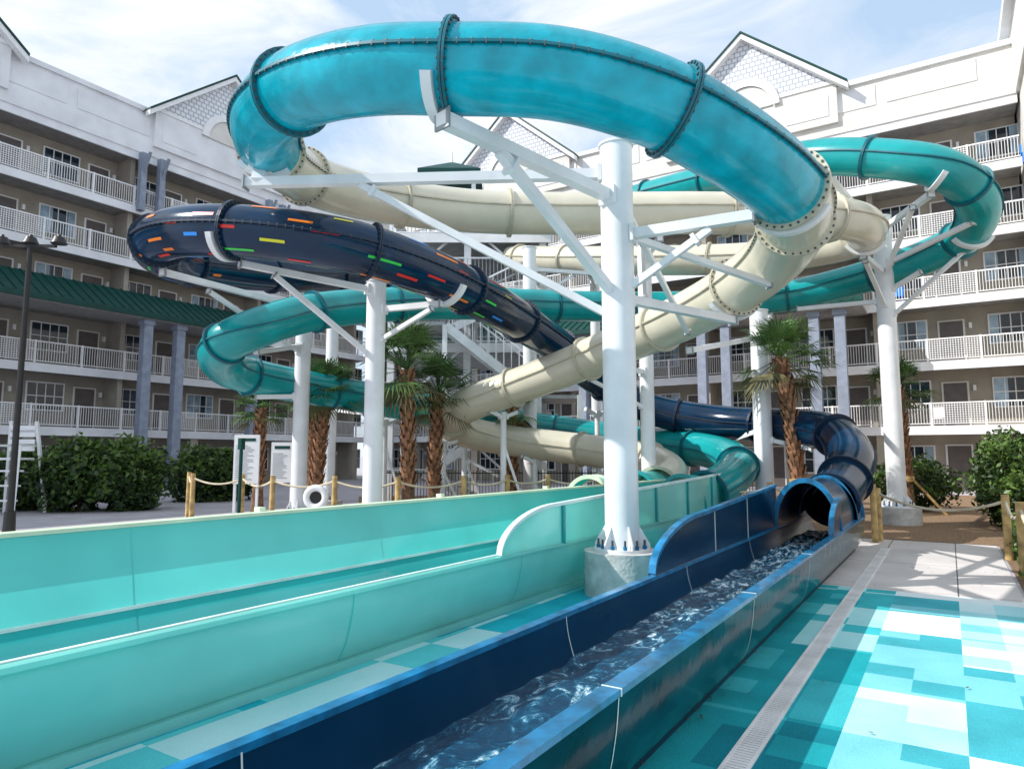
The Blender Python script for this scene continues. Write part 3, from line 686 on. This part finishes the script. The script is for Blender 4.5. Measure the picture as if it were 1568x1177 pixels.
# ---------------------------------------------------------------- rope fences
def ropefence(posts,h=.85):
    mb=MB();tops=[]
    for p in posts:
        p=Vector(p);mb.cyl(p,p+Vector((0,0,h)),.06,.055,M['wood'],10);tops.append(p+Vector((0,0,h-.1)))
    for a,b in zip(tops,tops[1:]):
        L=(b-a).length;pr=a
        for k in range(1,13):
            t=k/12;q=a.lerp(b,t)-Vector((0,0,L*.09*4*t*(1-t)));mb.cyl(pr,q,.024,.024,M['rope'],6,False);pr=q
    mb.build("rope_fence")
ropefence([S(*p) for p in ((-8.2,17.5,0),(-7.5,16.2,0),(-6.1,15.6,0),(-5.0,14.4,0),(-3.6,14.0,0),(-2.25,13.6,0),(-1.0,14.2,0),(-.1,14.8,0),(.8,15.3,0),(2.0,15.9,0))],1.2)
ropefence([S(4.1,13.9,0),S(5.2,13.9,0),Vector((-1.25,14.6,0))],1.08)
ropefence([(-1.2,14.9,0),(.7,13.3,0),(.75,11.3,0),(.8,9.4,0)],1.0)

# ---------------------------------------------------------------- street furniture
M['dark']=mat("dark_bronze",(.03,.028,.026),.45,metal=.3)
mb=MB();p=S(-10.15,14,0)
mb.cyl(p,p+Vector((0,0,.5)),.12,.1,M['dark'],12);mb.cyl(p,p+Vector((0,0,6.0)),.065,.05,M['dark'],12)
ax=Vector((CT,ST,0))
mb.beam(p+Vector((0,0,6))-ax*.55,p+Vector((0,0,6))+ax*.55,.06,.06,M['dark'])
for k in (-.6,0,.6):
    c=p+ax*k+Vector((0,0,6.05));mb.cyl(c,c+Vector((0,0,.14)),.16,.10,M['dark'],12);mb.cyl(c+Vector((0,0,.14)),c+Vector((0,0,.2)),.05,.03,M['dark'],8)
mb.build("street_lamp")
def sign(X,Y,w,z0,z1,stripes,name):
    mb=MB(lambda x,y,z:S(X+x,Y+y,z))
    for s_ in (-w/2+.04,w/2-.04): mb.box((s_-.03,.0,0),(s_+.03,.06,z1-.02),M['white'])
    mb.box((-w/2,-.03,z0),(w/2,0,z1),M['rail'])
    z=z1-.12
    mb.box((-w*.35,-.036,z-.05),(w*.35,-.031,z+.03),M['green'])
    z-=.16
    while z>z0+.08:
        L=random.uniform(.5,.85)*w/2;mb.box((-w*.42,-.036,z-.008),(-w*.42+L*1.7,-.031,z+.008),M['steelG']);z-=.05
    mb.build(name)
sign(-6.8,17.6,.65,.9,2.15,12,"pool_rules_sign");sign(-5.75,17.2,.55,.95,1.95,8,"safety_sign")
mb=MB();p=S(-6.0,15.2,0);mb.cyl(p,p+Vector((0,0,2.0)),.04,.04,M['green'],10);mb.beam(p+Vector((0,0,1.75)),p+Vector((0,0,2.0)),.12,.1,M['green']);mb.build("green_pole")  # plain dark green pole with a small box at the top
mb=MB();c=S(-3.75,13.2,.82);fw=S(0,-1,0);n=28;k2=10;vs=[];fs=[]
sx=S(1,0,0)
for i in range(n):
    a=2*math.pi*i/n;rd=sx*math.cos(a)+Vector((0,0,1))*math.sin(a)
    for j in range(k2):
        q=2*math.pi*j/k2;vs.append(c+rd*(.18+.065*math.cos(q))+fw*.065*math.sin(q))
for i in range(n):
    for j in range(k2): fs.append((i*k2+j,((i+1)%n)*k2+j,((i+1)%n)*k2+(j+1)%k2,i*k2+(j+1)%k2))
mb.add(vs,fs,M['rail'],True);mb.cyl(c+fw*-.1-Vector((0,0,.82)),c+fw*-.1+Vector((0,0,.1)),.04,.04,M['dark'],8);mb.cyl(c-fw*.06,c-fw*.02,.2,.2,M['dark'],20)
mb.build("life_ring_stand")
mb=MB(lambda x,y,z:S(-14.0+x,19.2+y,z));W=M['rail']
for sx_ in (-.45,.45):
    mb.beam((sx_*1.3,-.6,0),(sx_*.8,-.2,1.9),.08,.08,W);mb.beam((sx_*1.3,.7,0),(sx_*.8,.4,2.6),.08,.08,W);mb.beam((sx_*.8,-.25,1.9),(sx_*.8,.4,1.9),.06,.06,W)
for z in (.4,.8,1.2): mb.beam((-.55,-.5+z*.2,z),(.55,-.5+z*.2,z),.05,.05,W)
mb.box((-.4,-.25,1.5),(.4,.35,1.56),W)
for z in (1.75,1.95,2.15,2.35): mb.box((-.36,.36,z),(.36,.4,z+.13),W)
mb.build("lifeguard_chair")
mb=MB(lambda x,y,z:S(x,y,z))
for k in range(130):
    x=-4+.09*k;mb.box((x-.008,20.0,0),(x+.008,20.016,1.2),M['dark'])
mb.box((-4,19.99,1.1),(7.7,20.03,1.13),M['dark']);mb.box((-4,19.99,.12),(7.7,20.03,.15),M['dark'])
mb.build("metal_picket_fence")

# ---------------------------------------------------------------- light, sky, camera
sd=Vector((-.87,-.80,1.0)).normalized();EL=math.asin(sd.z)
l=bpy.data.lights.new("sun","SUN");l.energy=5.0;l.angle=math.radians(.5);l.color=(1,.97,.93)
o=bpy.data.objects.new("sun",l);bpy.context.scene.collection.objects.link(o);o.rotation_euler=(-sd).to_track_quat('-Z','Y').to_euler()
w=bpy.data.worlds.new("World");bpy.context.scene.world=w;w.use_nodes=True;nt=w.node_tree;L=nt.links.new
bg=nt.nodes["Background"];sky=nt.nodes.new("ShaderNodeTexSky");sky.sky_type='NISHITA';sky.sun_disc=False
sky.sun_elevation=EL;sky.sun_rotation=math.atan2(sd.x,sd.y);sky.dust_density=.3;sky.ozone_density=2.0
tc=nt.nodes.new("ShaderNodeTexCoord");mp=nt.nodes.new("ShaderNodeMapping");mp.inputs["Scale"].default_value=(1.3,2.2,3.6);mp.inputs["Rotation"].default_value=(.25,.15,.6)
n=nt.nodes.new("ShaderNodeTexNoise");n.inputs["Scale"].default_value=2.0;n.inputs["Detail"].default_value=9;n.inputs["Roughness"].default_value=.6;n.inputs["Distortion"].default_value=.7
L(tc.outputs["Generated"],mp.inputs[0]);L(mp.outputs[0],n.inputs["Vector"])
r=nt.nodes.new("ShaderNodeValToRGB");r.color_ramp.elements[0].position=.38;r.color_ramp.elements[1].position=.68;r.color_ramp.elements[0].color=(.0,.0,.0,1)
L(n.outputs["Fac"],r.inputs[0])
hz=nt.nodes.new("ShaderNodeMixRGB");hz.inputs[0].default_value=.75;hz.inputs[2].default_value=(4.3,5.7,7.4,1);L(sky.outputs[0],hz.inputs[1])
mx=nt.nodes.new("ShaderNodeMixRGB");mx.inputs[2].default_value=(7.3,7.4,7.6,1);L(r.outputs[0],mx.inputs[0]);L(hz.outputs[0],mx.inputs[1]);L(mx.outputs[0],bg.inputs[0])
bg.inputs[1].default_value=.15
cam=bpy.data.cameras.new("camera");cam.lens=24;cam.sensor_width=36;cam.clip_end=3000;co=bpy.data.objects.new("camera",cam);bpy.context.scene.collection.objects.link(co)
co.location=(0,0,1.6);co.rotation_euler=(math.radians(96),0,TH);bpy.context.scene.camera=co
sc=bpy.context.scene;sc.view_settings.view_transform='Standard';sc.view_settings.look='None';sc.view_settings.exposure=0
